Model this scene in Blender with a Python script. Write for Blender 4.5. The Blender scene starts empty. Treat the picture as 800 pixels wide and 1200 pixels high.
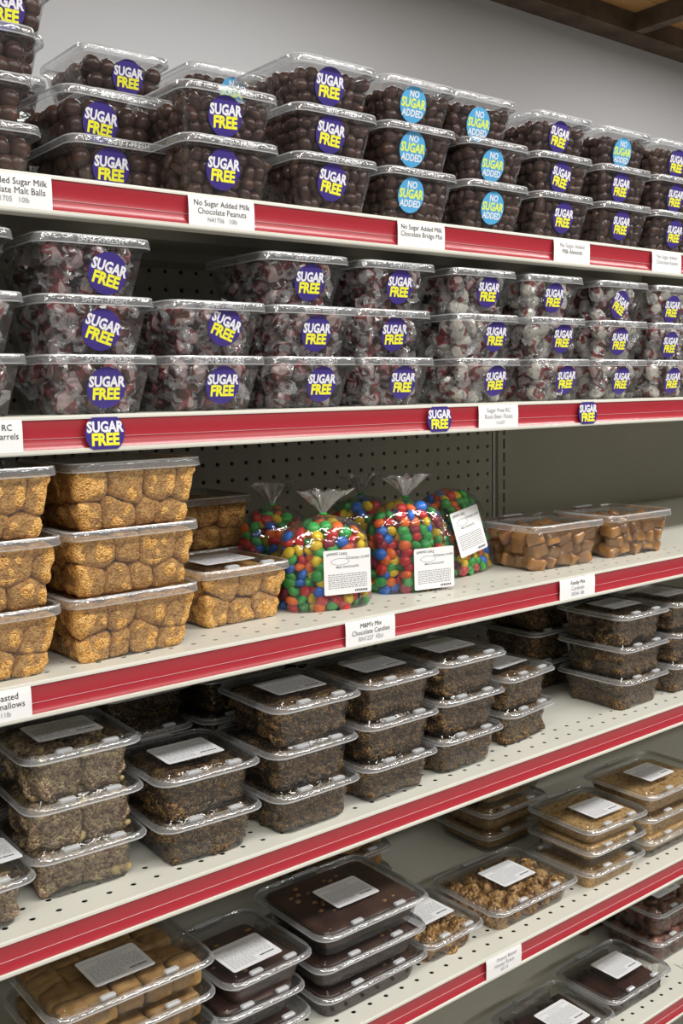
import bpy, bmesh, math, random
import numpy as np
from mathutils import Matrix, Vector, Euler, noise

S = 0.0254            # the scene is laid out in inches, built in metres
FZ = 60.0             # height of the lens above the floor (inches)
PI = math.pi
scene = bpy.context.scene
C = scene.collection


def P(x, y, z):
    return Vector((x * S, y * S, (z + FZ) * S))


# ------------------------------------------------------------------ camera
RT = [(0.7806304782973037, -0.6247402091119716, -0.017768721733789298),
      (0.08672582630597857, 0.08012353571920744, 0.9930049597436047),
      (0.6189464333889226, 0.7767109437510089, -0.11672798487316158)]
cam_data = bpy.data.cameras.new('camera')
cam = bpy.data.objects.new('camera', cam_data)
C.objects.link(cam)
m3 = Matrix((RT[0], RT[1], tuple(-c for c in RT[2]))).transposed()
cam.matrix_world = Matrix.Translation(P(0, 0, 0)) @ m3.to_4x4()
cam_data.sensor_fit = 'VERTICAL'
cam_data.sensor_height = 36.0
cam_data.lens = 1192.56 / 1200 * 36.0
cam_data.clip_start = 0.05
scene.camera = cam

# ------------------------------------------------------------------ light and exposure
scene.view_settings.view_transform = 'Standard'
scene.view_settings.look = 'None'
scene.view_settings.exposure = 0.27
scene.view_settings.gamma = 1.0
scene.cycles.max_bounces = 12
scene.cycles.transparent_max_bounces = 64
scene.cycles.sample_clamp_indirect = 4.0
world = bpy.data.worlds.new('store_ambient')
scene.world = world
world.use_nodes = True
world.node_tree.nodes['Background'].inputs[0].default_value = (0.80, 0.90, 1.0, 1)
world.node_tree.nodes['Background'].inputs[1].default_value = 0.12


def area(name, x, y, z, sx, sy, w, col=(1.0, 0.98, 0.945)):
    d = bpy.data.lights.new(name, 'AREA')
    d.shape = 'RECTANGLE'
    d.size = sx * S
    d.size_y = sy * S
    d.energy = w
    d.color = col
    o = bpy.data.objects.new(name, d)
    o.location = P(x, y, z)
    C.objects.link(o)
    return o


# fluorescent fixtures under the ceiling: over the aisle, behind the camera, and between shelving and wall
for fx, k in ((-60, 0.6), (0, 0.85), (60, 1.15), (120, 1.2)):
    area('ceiling_lamp', fx, -14, 50, 48, 10, 25 * k)
    area('ceiling_lamp', fx, -80, 50, 48, 10, 19 * k)
for fx in (-20, 60, 140):
    area('ceiling_lamp', fx, 66, 50, 48, 8, 13, (0.95, 0.97, 1.0))

# ------------------------------------------------------------------ materials
M = {}


def mat(name):
    m = bpy.data.materials.new(name)
    m.use_nodes = True
    M[name] = m
    nt = m.node_tree
    b = nt.nodes['Principled BSDF']
    return m, nt, b


def simple(name, col, rough=0.5, spec=0.5, bump=None, var=None, coat=0.0, metal=0.0):
    m, nt, b = mat(name)
    b.inputs['Base Color'].default_value = (*col, 1)
    b.inputs['Roughness'].default_value = rough
    b.inputs['Specular IOR Level'].default_value = spec
    b.inputs['Metallic'].default_value = metal
    b.inputs['Coat Weight'].default_value = coat
    tc = nt.nodes.new('ShaderNodeTexCoord')
    if bump:
        n = nt.nodes.new('ShaderNodeTexNoise')
        n.inputs['Scale'].default_value = bump[0]
        n.inputs['Detail'].default_value = 4
        bp = nt.nodes.new('ShaderNodeBump')
        bp.inputs['Strength'].default_value = bump[1]
        bp.inputs['Distance'].default_value = 0.002
        nt.links.new(tc.outputs['Object'], n.inputs['Vector'])
        nt.links.new(n.outputs['Fac'], bp.inputs['Height'])
        nt.links.new(bp.outputs['Normal'], b.inputs['Normal'])
    if var:
        n = nt.nodes.new('ShaderNodeTexNoise')
        n.inputs['Scale'].default_value = var[0]
        n.inputs['Detail'].default_value = 5
        r = nt.nodes.new('ShaderNodeValToRGB')
        r.color_ramp.elements[0].position = 0.35
        r.color_ramp.elements[1].position = 0.68
        r.color_ramp.elements[0].color = (*col, 1)
        r.color_ramp.elements[1].color = (*var[1], 1)
        nt.links.new(tc.outputs['Object'], n.inputs['Vector'])
        nt.links.new(n.outputs['Fac'], r.inputs['Fac'])
        nt.links.new(r.outputs['Color'], b.inputs['Base Color'])
    return m


def plastic(name, tint, base, gain, rough, haze, bumpscale=120, bumpstr=0.12):
    """thin clear sheet: see-through, with a grazing-angle shine and a little white haze"""
    m, nt, b = mat(name)
    nt.nodes.remove(b)
    out = nt.nodes['Material Output']
    tr = nt.nodes.new('ShaderNodeBsdfTransparent')
    tr.inputs['Color'].default_value = (*tint, 1)
    gl = nt.nodes.new('ShaderNodeBsdfGlossy')
    gl.inputs['Roughness'].default_value = rough
    df = nt.nodes.new('ShaderNodeBsdfDiffuse')
    df.inputs['Color'].default_value = (0.86, 0.88, 0.9, 1)
    lw = nt.nodes.new('ShaderNodeLayerWeight')
    lw.inputs['Blend'].default_value = 0.4
    mt = nt.nodes.new('ShaderNodeMath')
    mt.operation = 'MULTIPLY_ADD'
    mt.inputs[1].default_value = gain
    mt.inputs[2].default_value = base
    mt.use_clamp = True
    tc = nt.nodes.new('ShaderNodeTexCoord')
    n = nt.nodes.new('ShaderNodeTexNoise')
    n.inputs['Scale'].default_value = bumpscale
    n.inputs['Detail'].default_value = 2
    bp = nt.nodes.new('ShaderNodeBump')
    bp.inputs['Strength'].default_value = bumpstr
    bp.inputs['Distance'].default_value = 0.004
    m1 = nt.nodes.new('ShaderNodeMixShader')
    m2 = nt.nodes.new('ShaderNodeMixShader')
    m2.inputs[0].default_value = haze
    L = nt.links.new
    L(tc.outputs['Object'], n.inputs['Vector'])
    L(n.outputs['Fac'], bp.inputs['Height'])
    L(bp.outputs['Normal'], gl.inputs['Normal'])
    L(bp.outputs['Normal'], lw.inputs['Normal'])
    L(lw.outputs['Fresnel'], mt.inputs[0])
    L(mt.outputs[0], m1.inputs[0])
    L(tr.outputs[0], m1.inputs[1])
    L(gl.outputs[0], m1.inputs[2])
    L(m1.outputs[0], m2.inputs[1])
    L(df.outputs[0], m2.inputs[2])
    L(m2.outputs[0], out.inputs['Surface'])
    return m


def crumb(name, cols, scale, rough=0.5, bump=0.6):
    """crumbly confectionery: voronoi grains, each grain a colour out of a ramp"""
    m, nt, b = mat(name)
    tc = nt.nodes.new('ShaderNodeTexCoord')
    v = nt.nodes.new('ShaderNodeTexVoronoi')
    v.inputs['Scale'].default_value = scale
    n = nt.nodes.new('ShaderNodeTexNoise')
    n.inputs['Scale'].default_value = scale * 0.25
    n.inputs['Detail'].default_value = 3
    sep = nt.nodes.new('ShaderNodeSeparateColor')
    ad = nt.nodes.new('ShaderNodeMath')
    ad.operation = 'MULTIPLY_ADD'
    ad.inputs[1].default_value = 0.6
    r = nt.nodes.new('ShaderNodeValToRGB')
    e = r.color_ramp.elements
    while len(e) < len(cols):
        e.new(0.5)
    for i, (p, c) in enumerate(cols):
        e[i].position = p
        e[i].color = (*c, 1)
    bp = nt.nodes.new('ShaderNodeBump')
    bp.inputs['Strength'].default_value = bump
    bp.inputs['Distance'].default_value = 0.003
    bp.invert = True
    sub = nt.nodes.new('ShaderNodeMath')
    sub.operation = 'SUBTRACT'
    sub.inputs[1].default_value = 0.3
    L = nt.links.new
    L(tc.outputs['Object'], v.inputs['Vector'])
    L(tc.outputs['Object'], n.inputs['Vector'])
    L(v.outputs['Color'], sep.inputs[0])
    L(n.outputs['Fac'], ad.inputs[0])
    L(sep.outputs[0], sub.inputs[0])
    mul = nt.nodes.new('ShaderNodeMath')
    mul.operation = 'MULTIPLY'
    mul.inputs[1].default_value = 0.8
    L(sub.outputs[0], mul.inputs[0])
    L(mul.outputs[0], ad.inputs[2])
    a2 = nt.nodes.new('ShaderNodeMath')
    a2.operation = 'ADD'
    a2.inputs[1].default_value = 0.14
    L(ad.outputs[0], a2.inputs[0])
    L(a2.outputs[0], r.inputs['Fac'])
    L(r.outputs['Color'], b.inputs['Base Color'])
    L(v.outputs['Distance'], bp.inputs['Height'])
    L(bp.outputs['Normal'], b.inputs['Normal'])
    b.inputs['Roughness'].default_value = rough
    return m


simple('cream_steel', (0.63, 0.625, 0.555), 0.38, 0.5, bump=(60, 0.03), var=(9, (0.66, 0.655, 0.585)))
simple('panel_steel', (0.50, 0.475, 0.39), 0.5, 0.4, var=(6, (0.55, 0.52, 0.43)))
simple('shade_black', (0.012, 0.012, 0.011), 0.8, 0.2)  # near-black that paints the shade behind holes and slots
simple('red_channel', (0.37, 0.026, 0.038), 0.25, 0.5, bump=(30, 0.04))
simple('pink_glint', (0.62, 0.30, 0.32), 0.3)  # pink of the painted reflection line on the red rails
simple('white_card', (0.83, 0.83, 0.83), 0.55, 0.3)
simple('label_paper', (0.74, 0.75, 0.77), 0.4, 0.4)
simple('ink', (0.03, 0.03, 0.035), 0.6)
simple('grey_ink', (0.30, 0.30, 0.32), 0.6)
simple('sticker_purple', (0.048, 0.028, 0.21), 0.35)
simple('sticker_blue', (0.085, 0.37, 0.68), 0.35)
simple('letter_white', (0.80, 0.80, 0.84), 0.4)
simple('letter_yellow', (0.86, 0.84, 0.04), 0.4)
simple('letter_lime', (0.70, 0.82, 0.12), 0.4)
simple('wall_paint', (0.56, 0.555, 0.55), 0.75, 0.2, bump=(25, 0.05))
simple('floor_tile', (0.42, 0.40, 0.36), 0.35, 0.5, var=(3, (0.47, 0.45, 0.41)))
simple('dark_timber', (0.075, 0.052, 0.034), 0.7, 0.3, bump=(40, 0.4), var=(12, (0.14, 0.10, 0.068)))
simple('orange_timber', (0.42, 0.22, 0.075), 0.6, 0.3, bump=(40, 0.3), var=(10, (0.5, 0.28, 0.1)))
simple('dark_steel', (0.03, 0.028, 0.027), 0.5, 0.5)
plastic('clear_tub', (0.97, 0.975, 0.975), 0.025, 0.5, 0.08, 0.014)
plastic('clear_lid', (0.97, 0.975, 0.975), 0.02, 0.36, 0.05, 0.006)
plastic('clear_rim', (0.95, 0.965, 0.975), 0.12, 0.6, 0.10, 0.14, 130, 0.3)  # white haze paints highlights into the clear lid band
plastic('bead_glint', (0.93, 0.95, 0.96), 0.26, 0.6, 0.12, 0.42, 160, 0.1)  # bright edge highlights painted as white in the bead plastic
plastic('frosted_tab', (0.9, 0.92, 0.95), 0.25, 0.5, 0.2, 0.42)
plastic('bag_film', (0.99, 0.99, 0.99), 0.03, 0.6, 0.05, 0.02, 55, 0.55)
plastic('bag_plume', (0.93, 0.94, 0.95), 0.16, 0.7, 0.1, 0.14, 90, 0.5)
plastic('wrapper_film', (0.93, 0.935, 0.95), 0.24, 0.6, 0.13, 0.20, 240, 0.8)
simple('chocolate', (0.070, 0.031, 0.022), 0.23, 0.55, bump=(120, 0.12), var=(30, (0.125, 0.060, 0.042)))
simple('dark_chocolate', (0.030, 0.012, 0.009), 0.33, 0.5, bump=(90, 0.25), var=(40, (0.055, 0.022, 0.015)))
simple('brown_slab', (0.042, 0.02, 0.015), 0.35, 0.5, bump=(90, 0.3), var=(26, (0.085, 0.045, 0.032)))
simple('mixed_chocolate', (0.10, 0.042, 0.025), 0.35, 0.5, bump=(120, 0.2), var=(22, (0.30, 0.13, 0.085)))
simple('caramel', (0.29, 0.125, 0.03), 0.2, 0.6, bump=(140, 0.35), var=(30, (0.42, 0.21, 0.065)), coat=0.4)
simple('fudge', (0.25, 0.135, 0.045), 0.55, 0.3, bump=(160, 0.8), var=(60, (0.42, 0.26, 0.105)))
simple('nut_pale', (0.52, 0.42, 0.17), 0.5, var=(40, (0.36, 0.25, 0.11)))
simple('nut_tan', (0.30, 0.16, 0.06), 0.5)
crumb('toasted_coconut', [(0.1, (0.30, 0.12, 0.022)), (0.5, (0.69, 0.34, 0.078)), (0.85, (0.84, 0.52, 0.18))], 620, 0.75, 0.6)
crumb('dark_crumb', [(0.30, (0.016, 0.009, 0.006)), (0.52, (0.078, 0.040, 0.014)), (0.75, (0.20, 0.105, 0.028)), (1.0, (0.40, 0.25, 0.10))], 560, 0.45, 0.8)
crumb('nut_crumb', [(0.2, (0.10, 0.055, 0.035)), (0.5, (0.28, 0.18, 0.11)), (0.78, (0.42, 0.30, 0.19)), (1.0, (0.56, 0.46, 0.24))], 420, 0.5, 0.8)
crumb('brittle', [(0.15, (0.27, 0.14, 0.05)), (0.5, (0.46, 0.28, 0.105)), (0.85, (0.60, 0.42, 0.20))], 420, 0.4, 0.5)
crumb('amber_cluster', [(0.2, (0.08, 0.03, 0.008)), (0.55, (0.27, 0.135, 0.035)), (0.9, (0.50, 0.31, 0.12))], 260, 0.35, 0.7)
SHELL = [('red', (0.66, 0.028, 0.03)), ('blue', (0.03, 0.19, 0.74)), ('green', (0.045, 0.46, 0.09)),
         ('yellow', (0.92, 0.66, 0.02)), ('orange', (0.92, 0.18, 0.02)), ('maroon', (0.36, 0.025, 0.055))]
for n_, c_ in SHELL:
    simple('shell_' + n_, c_, 0.22, 0.5)


def candy_print(name, dark, pale, ink, thr):
    m, nt, b = mat(name)
    tc = nt.nodes.new('ShaderNodeTexCoord')
    v = nt.nodes.new('ShaderNodeTexNoise')
    v.inputs['Scale'].default_value = 62
    v.inputs['Detail'].default_value = 1
    r = nt.nodes.new('ShaderNodeValToRGB')
    r.color_ramp.interpolation = 'CONSTANT'
    e = r.color_ramp.elements
    e.new(0.5)
    for k, (p, c) in enumerate(((0.0, dark), (thr, ink), (thr + 0.06, pale))):
        e[k].position = p
        e[k].color = (*c, 1)
    nt.links.new(tc.outputs['Object'], v.inputs['Vector'])
    nt.links.new(v.outputs['Fac'], r.inputs['Fac'])
    nt.links.new(r.outputs['Color'], b.inputs['Base Color'])
    b.inputs['Roughness'].default_value = 0.2
    b.inputs['Coat Weight'].default_value = 0.5


candy_print('candy_brown', (0.075, 0.028, 0.022), (0.52, 0.40, 0.39), (0.28, 0.055, 0.065), 0.49)
candy_print('candy_pale', (0.22, 0.045, 0.045), (0.72, 0.68, 0.61), (0.38, 0.08, 0.08), 0.38)

# ------------------------------------------------------------------ mesh helpers (inches in, metres out)


def mesh(name, v, f, mats, mi=None, smooth=False, sharp=None):
    me = bpy.data.meshes.new(name)
    me.from_pydata([(a * S, b * S, c * S) for a, b, c in v], [], f)
    for m in ([mats] if isinstance(mats, str) else mats):
        me.materials.append(M[m])
    if mi is not None:
        me.polygons.foreach_set('material_index', np.array(mi, dtype=np.int32))
    if smooth or sharp:
        me.polygons.foreach_set('use_smooth', [True] * len(me.polygons))
    if sharp:
        me.set_sharp_from_angle(angle=math.radians(sharp))
    me.update()
    return me


def ob(name, me, parent=None, loc=(0, 0, 0), rot=(0, 0, 0), world_loc=None):
    o = bpy.data.objects.new(name, me)
    C.objects.link(o)
    if parent is not None:
        o.parent = parent
    o.location = world_loc if world_loc is not None else Vector(loc) * S
    o.rotation_euler = rot
    return o


def tag(o, label=None, cat=None, group=None, kind=None):
    if label:
        o['label'] = label
    if cat:
        o['category'] = cat
    if group:
        o['group'] = group
    if kind:
        o['kind'] = kind
    return o


def box(x0, x1, y0, y1, z0, z1):
    v = [(x0, y0, z0), (x1, y0, z0), (x1, y1, z0), (x0, y1, z0), (x0, y0, z1), (x1, y0, z1), (x1, y1, z1), (x0, y1, z1)]
    f = [(0, 3, 2, 1), (4, 5, 6, 7), (0, 1, 5, 4), (1, 2, 6, 5), (2, 3, 7, 6), (3, 0, 4, 7)]
    return v, f


def merge(*parts):
    V, F = [], []
    for v, f in parts:
        o = len(V)
        V += list(v)
        F += [tuple(i + o for i in q) for q in f]
    return V, F


def extrude_x(prof, x0, x1, closed=False):
    n = len(prof)
    v = [(x0, y, z) for y, z in prof] + [(x1, y, z) for y, z in prof]
    f = [(i, n + i, n + (i + 1) % n, (i + 1) % n) for i in range(n if closed else n - 1)]
    if closed:
        f += [tuple(range(n)), tuple(range(2 * n - 1, n - 1, -1))]
    return v, f


def rr(w, d, r, z, n=4, fl=0.0):
    r = min(r, w / 2 - 1e-3, d / 2 - 1e-3)
    p = []
    for k, (sx, sy) in enumerate(((1, 1), (-1, 1), (-1, -1), (1, -1))):
        for i in range(n + 1):
            a = (k + i / n) * PI / 2
            q = r - (fl if i % 2 else 0.0)
            p.append((sx * (w / 2 - r) + q * math.cos(a), sy * (d / 2 - r) + q * math.sin(a), z))
    return p


def loft(rings, cap0=False, cap1=False):
    n = len(rings[0])
    V = [p for r in rings for p in r]
    F = []
    for k in range(len(rings) - 1):
        for i in range(n):
            j = (i + 1) % n
            F.append((k * n + i, k * n + j, (k + 1) * n + j, (k + 1) * n + i))
    if cap0:
        F.append(tuple(range(n - 1, -1, -1)))
    if cap1:
        b = (len(rings) - 1) * n
        F.append(tuple(b + i for i in range(n)))
    return V, F


_text = {}


def text_mesh(s, size, mat_name, bold=0.0, sx=1.0, bend=None, align='CENTER'):
    key = (s, size, mat_name, bold, sx, bend, align)
    if key in _text:
        return _text[key]
    cu = bpy.data.curves.new('lettering', 'FONT')
    cu.body = s
    cu.size = size * S
    cu.offset = bold * S
    cu.align_x = align
    cu.align_y = 'CENTER'
    cu.resolution_u = 2
    o = bpy.data.objects.new('lettering', cu)
    C.objects.link(o)
    dg = bpy.context.evaluated_depsgraph_get()
    me = bpy.data.meshes.new_from_object(o.evaluated_get(dg))
    bpy.data.objects.remove(o)
    bpy.data.curves.remove(cu)
    for v in me.vertices:
        v.co.x *= sx
        if bend:
            v.co.y += bend[0] * S * math.cos((v.co.x / S - bend[2]) * bend[1])
    me.materials.clear()
    me.materials.append(M[mat_name])
    me.name = 'lettering'
    _text[key] = me
    return me


# ------------------------------------------------------------------ the room
def struct(name, v, f, m):
    return tag(ob(name, mesh(name, v, f, m), world_loc=P(0, 0, 0)), kind='structure')


struct('floor', *box(-150, 330, -150, 100, -61, -60), 'floor_tile')
struct('wall_back', *box(-150, 330, 98, 100, -60, 56), 'wall_paint')
# ceiling of wide boards over exposed joists and a ledger beam along the back wall
ceil = tag(bpy.data.objects.new('ceiling', None), kind='structure')
C.objects.link(ceil)
ceil.location = P(0, 0, 54)
plank = mesh('plank', *box(-150, 330, 0.06, 7.94, 0, 1), 'orange_timber')
for k in range(31):
    ob('plank', plank, ceil, (0, -150 + 8 * k, 0.05 * (k % 2)))
joist = mesh('joist', *box(-1, 1, -150, 94, -2.6, 0), 'dark_timber')
for k in range(11):
    ob('joist', joist, ceil, (-108 + 24 * k, 0, 0))
ob('ledger_beam', mesh('ledger_beam', *box(-150, 330, 94, 98, -2.72, 0), 'dark_timber'), ceil)

# ------------------------------------------------------------------ shelving
YF, YB = 33.28, 51.45
X0, X1 = 8.4, 56.4


def pegboard(nx, nz, r, dx, dz, depth=0.2):
    """sheet in the x-z plane with a real hole in every 1-inch cell"""
    V, F = [], []
    for i in range(nx):
        for k in range(nz):
            cx, cz, b = i + dx, k + dz, len(V)
            for (a, c) in ((-.5, -.5), (.5, -.5), (.5, .5), (-.5, .5)):
                V.append((cx + a, 0, cz + c))
            for q in range(8):
                t = -3 * PI / 4 + q * PI / 4
                V.append((cx + r * math.cos(t), 0, cz + r * math.sin(t)))
            for q in range(8):
                t = -3 * PI / 4 + q * PI / 4
                V.append((cx + r * math.cos(t), depth, cz + r * math.sin(t)))
            for s in range(4):
                h0, h1, h2 = b + 4 + 2 * s, b + 4 + (2 * s + 1) % 8, b + 4 + (2 * s + 2) % 8
                F.append((b + s, b + (s + 1) % 4, h2, h1))
                F.append((b + s, h1, h0))
            for q in range(8):
                F.append((b + 4 + q, b + 4 + (q + 1) % 8, b + 12 + (q + 1) % 8, b + 12 + q))
    return V, F


frame = tag(bpy.data.objects.new('shelving_frame', None), 'tall cream steel shelving frame with a perforated back panel carrying the shelves', 'shelving')
C.objects.link(frame)
frame.location = P(X0, YB, -60)
pv, pf = pegboard(47, 50, 0.135, 0.3227, 0.4)
pg = ob('perforated_panel', mesh('perforated_panel', pv, pf, 'panel_steel'), frame, (0, 0, 17.492))
ob('hole_shade', mesh('hole_shade', *box(-0.2, 47.2, 0.22, 0.3, 0, 67.5), 'shade_black'), frame)  # black sheet painting the shade seen through the panel holes
ob('kick_plate', mesh('kick_plate', *box(-0.2, 47.2, 0.0, 0.2, 0, 17.35), 'panel_steel'), frame)
ob('solid_panel', mesh('solid_panel', *box(48.6, 95, 0.0, 0.3, 0, 67.5), 'panel_steel'), frame)
ob('solid_panel', mesh('solid_panel', *box(-47, -0.8, 0.0, 0.3, 0, 67.5), 'panel_steel'), frame)


def upright(cx):
    w, s, V, F = 0.65, 0.1, [], []
    parts = [box(cx - w, cx - s, -0.12, 1.6, 0, 67.5), box(cx + s, cx + w, -0.12, 1.6, 0, 67.5), ]
    for k in range(68):
        parts.append(box(cx - s, cx + s, -0.12, 0.1, k + 0.36, k + 0.64 + 0.0))
    a = mesh('upright', *merge(*parts), 'panel_steel')
    o = ob('upright', a, frame)
    ob('slot_shade', mesh('slot_shade', *box(cx - s, cx + s, 0.3, 0.4, 0, 67.5), 'shade_black'), o)  # black strip painted in for the shade inside the slots


for cx in (-0.3, 47.98, 95.6):
    upright(cx)

prof_hem = [(0.5, -0.06), (0.06, 0.0), (0.01, -0.03), (0.0, -0.07), (0.0, -0.14), (0.16, -0.15), (0.16, -1.14), (-0.01, -1.15),
            (-0.05, -1.18), (-0.05, -1.27), (-0.02, -1.32), (0.7, -1.32), (0.7, -0.3)]
prof_rail = [(0.03, -0.145), (0.075, -0.26), (0.115, -0.45), (0.13, -0.62), (0.127, -0.78),
             (0.10, -0.95), (0.06, -1.07), (0.02, -1.145)]
hem_me = mesh('hem', *extrude_x(prof_hem, 0.03, 47.97), 'cream_steel')
glint_me = mesh('rail_glint', *box(0.03, 47.97, 0.095, 0.13, -0.79, -0.772), 'pink_glint')  # thin strip added as a painted reflection along the red channel
rail_me = mesh('price_rail', *extrude_x(prof_rail, 0.03, 47.97), 'red_channel', smooth=True)
# deck: two rows of real perforations at the front, plain plate behind
dv, df_ = pegboard(47, 2, 0.125, 0.31, 0.0, 0.03)
dv = [(x, 0.917 + z * 0.956, -y) for x, y, z in dv]
deck_parts = [(dv, [tuple(reversed(q)) for q in df_]),
              box(0.0, 48, 0.05, 0.439, -0.07, 0.0), box(0.0, 48, 2.351, YB - YF - 0.05, -0.07, 0.0),
              ([(-0.19 + 0.2, 0.439, 0), (0.0, 0.439, 0), (0, 2.351, 0), (-0.19, 2.351, 0)], [])]
deck_me = mesh('deck', *merge(*deck_parts[:3], box(46.81, 48, 0.43, 2.36, -0.07, 0.0), box(0, 0.0 + 0.001, 0.43, 2.36, -0.07, 0.0)), 'cream_steel')
under_me = mesh('underside', *merge(box(0.02, 47.98, 0.72, YB - YF - 0.05, -0.34, -0.28), box(0.02, 47.98, 6, 7.2, -0.8, -0.34),
                                    box(0.02, 47.98, 12, 13.2, -0.8, -0.34)), 'panel_steel')
hole_shade_me = mesh('hole_shade', *box(0.05, 47.95, 0.42, 2.38, -0.22, -0.13), 'shade_black')  # black box under the deck, painting its holes dark as in shade
brk_me = mesh('bracket', *box(-0.06, 0.06, 0.75, YB - YF, -1.28, -0.36), 'panel_steel')
SHELF = {'A': (7.38, 0, 'top'), 'B': (-0.614, 0, 'second'), 'C': (-9.684, 0, 'third'), 'D': (-18.61, 0, 'fourth'), 'E': (-28.62, 0.35, 'fifth'),
         'F': (-38.0, 0.55, 'sixth')}
WHERE = {'A': 'highest shelf, holding chocolate tubs', 'B': 'second shelf down, holding wrapped candy tubs',
         'C': 'third shelf down, holding marshmallow tubs and candy bags', 'D': 'fourth shelf down, holding dark toffee tubs',
         'E': 'fifth shelf down, holding brittle and fudge tubs', 'F': 'lowest shelf in view, holding dark chocolate tubs'}
for key, (z, dy, nm) in SHELF.items():
    for sec, sx in (('', X0), (' left', X0 - 48.0), (' right', X0 + 48.0)):
        r = bpy.data.objects.new('shelf', None)
        C.objects.link(r)
        r.location = P(sx, YF + dy, z)
        lab = 'cream steel shelf with red price rail, ' + WHERE[key] if not sec else \
            'cream steel shelf with red rail, %s level, next bay to the%s' % (nm, sec)
        tag(r, lab, 'shelf', 'cream shelves with red price rails')
        ob('deck', deck_me, r)
        ob('underside', under_me, r)
        ob('hole_shade', hole_shade_me, r)
        ob('hem', hem_me, r)
        ob('rail_glint', glint_me, r)
        tag(ob('price_rail', rail_me, r), 'glossy red price channel between cream lips')
        ob('bracket', brk_me, r, (0.4, 0, 0))
        ob('bracket', brk_me, r, (47.6, 0, 0))

# price tags in the rails
bow = [(-0.02, -0.10), (-0.05, -0.3), (-0.06, -0.6), (-0.05, -0.9), (-0.045, -1.24)]


def price_tag(key, x0, x1, lines, label):
    z, dy, nm = SHELF[key]
    w = x1 - x0
    pr = bow + [(y + 0.015, zz) for y, zz in reversed(bow)]
    v, f = extrude_x(pr, -w / 2, w / 2, closed=True)
    o = ob('price_tag', mesh('price_tag', v, f, 'white_card'), world_loc=P((x0 + x1) / 2, YF + dy, z))
    tag(o, label, 'price tag', 'price tags in the red rails')
    for i, (s, size, mt, dx, al) in enumerate(lines):
        me = text_mesh(s, size * 1.22, mt, 0.0, 0.92, None, al)
        ob('lettering', me, o, (dx, -0.068, -0.36 - 0.29 * i), (PI / 2, 0, 0))


CT = 'CENTER'
price_tag('A', 11.5, 14.39, [('No Added Sugar Milk', .25, 'ink', 0.05, CT), ('Chocolate Malt Balls', .25, 'ink', 0.05, CT), ('N41705   10lb', .2, 'grey_ink', 0, CT)],
          'white price tag reading Malt Balls, cut by the left frame edge')
price_tag('A', 19.6, 22.48, [('No Sugar Added Milk', .25, 'ink', 0, CT), ('Chocolate Peanuts', .25, 'ink', 0, CT), ('N41706   10lb', .2, 'grey_ink', 0, CT)],
          'white price tag reading Chocolate Peanuts on the top rail')
price_tag('A', 29.83, 32.62, [('No Sugar Added Milk', .25, 'ink', 0, CT), ('Chocolate Bridge Mix', .25, 'ink', 0, CT)],
          'white price tag reading Chocolate Bridge Mix on the top rail')
price_tag('A', 40.07, 42.85, [('No Sugar Added', .25, 'grey_ink', 0, CT), ('Milk Almonds', .25, 'ink', 0, CT)],
          'white price tag reading Milk Almonds on the top rail')
price_tag('A', 48.19, 50.91, [('No Sugar Added', .25, 'grey_ink', 0, CT), ('Chocolate Raisins', .25, 'grey_ink', 0, CT)],
          'rightmost white price tag on the top rail, faint lettering')
price_tag('B', 10.1, 12.94, [('Sugar Free RC', .25, 'ink', 0.25, CT), ("Root Beer Barrels", .25, 'ink', 0.25, CT)],
          'white price tag at the left end of the second rail')
price_tag('B', 34.77, 37.49, [('Sugar Free RC', .25, 'grey_ink', 0, CT), ('Root Beer Floats', .25, 'grey_ink', 0, CT), ('11x227', .18, 'grey_ink', 0.1, CT)],
          'white price tag reading Root Beer Floats on the second rail')
price_tag('C', 9.7, 12.75, [('Toasted', .26, 'ink', 0.6, CT), ('Marshmallows', .26, 'ink', 0.45, CT), ('11lb', .2, 'grey_ink', 0.6, CT)],
          'white price tag reading Marshmallows at the left end of a rail')
price_tag('C', 26.59, 29.41, [("M&M's Mix", .24, 'ink', 0, CT), ('Chocolate Candies', .25, 'ink', 0, CT), ('RN1227  42ct', .22, 'grey_ink', 0, CT)],
          'white price tag reading Chocolate Candies below the candy bags')
price_tag('C', 40.71, 43.57, [('Family Mix', .24, 'ink', 0, CT), ('Caramels', .25, 'grey_ink', 0, CT), ('50246  6lb', .22, 'grey_ink', 0, CT)],
          'white price tag reading Caramels below the caramel tubs')
price_tag('E', 35.61, 38.25, [('Peanut Butter', .24, 'grey_ink', 0.2, CT), ('Honey Roast', .25, 'grey_ink', 0, CT), ('50114', .2, 'grey_ink', 0, CT)],
          'white price tag on the fifth rail below the nut cluster tubs')


def disc(r, t=0.012, n=28, clip=9):
    return loft([[(r * math.cos(a * 2 * PI / n), max(-clip, min(clip, r * math.sin(a * 2 * PI / n))), z) for a in range(n)] for z in (0, t)], True, True)


STK = {'P': mesh('sticker', *disc(0.75), 'sticker_purple'), 'C': mesh('sticker', *disc(0.75), 'sticker_blue'), 'R': mesh('sticker', *disc(0.75, clip=0.56), 'sticker_purple')}


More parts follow.
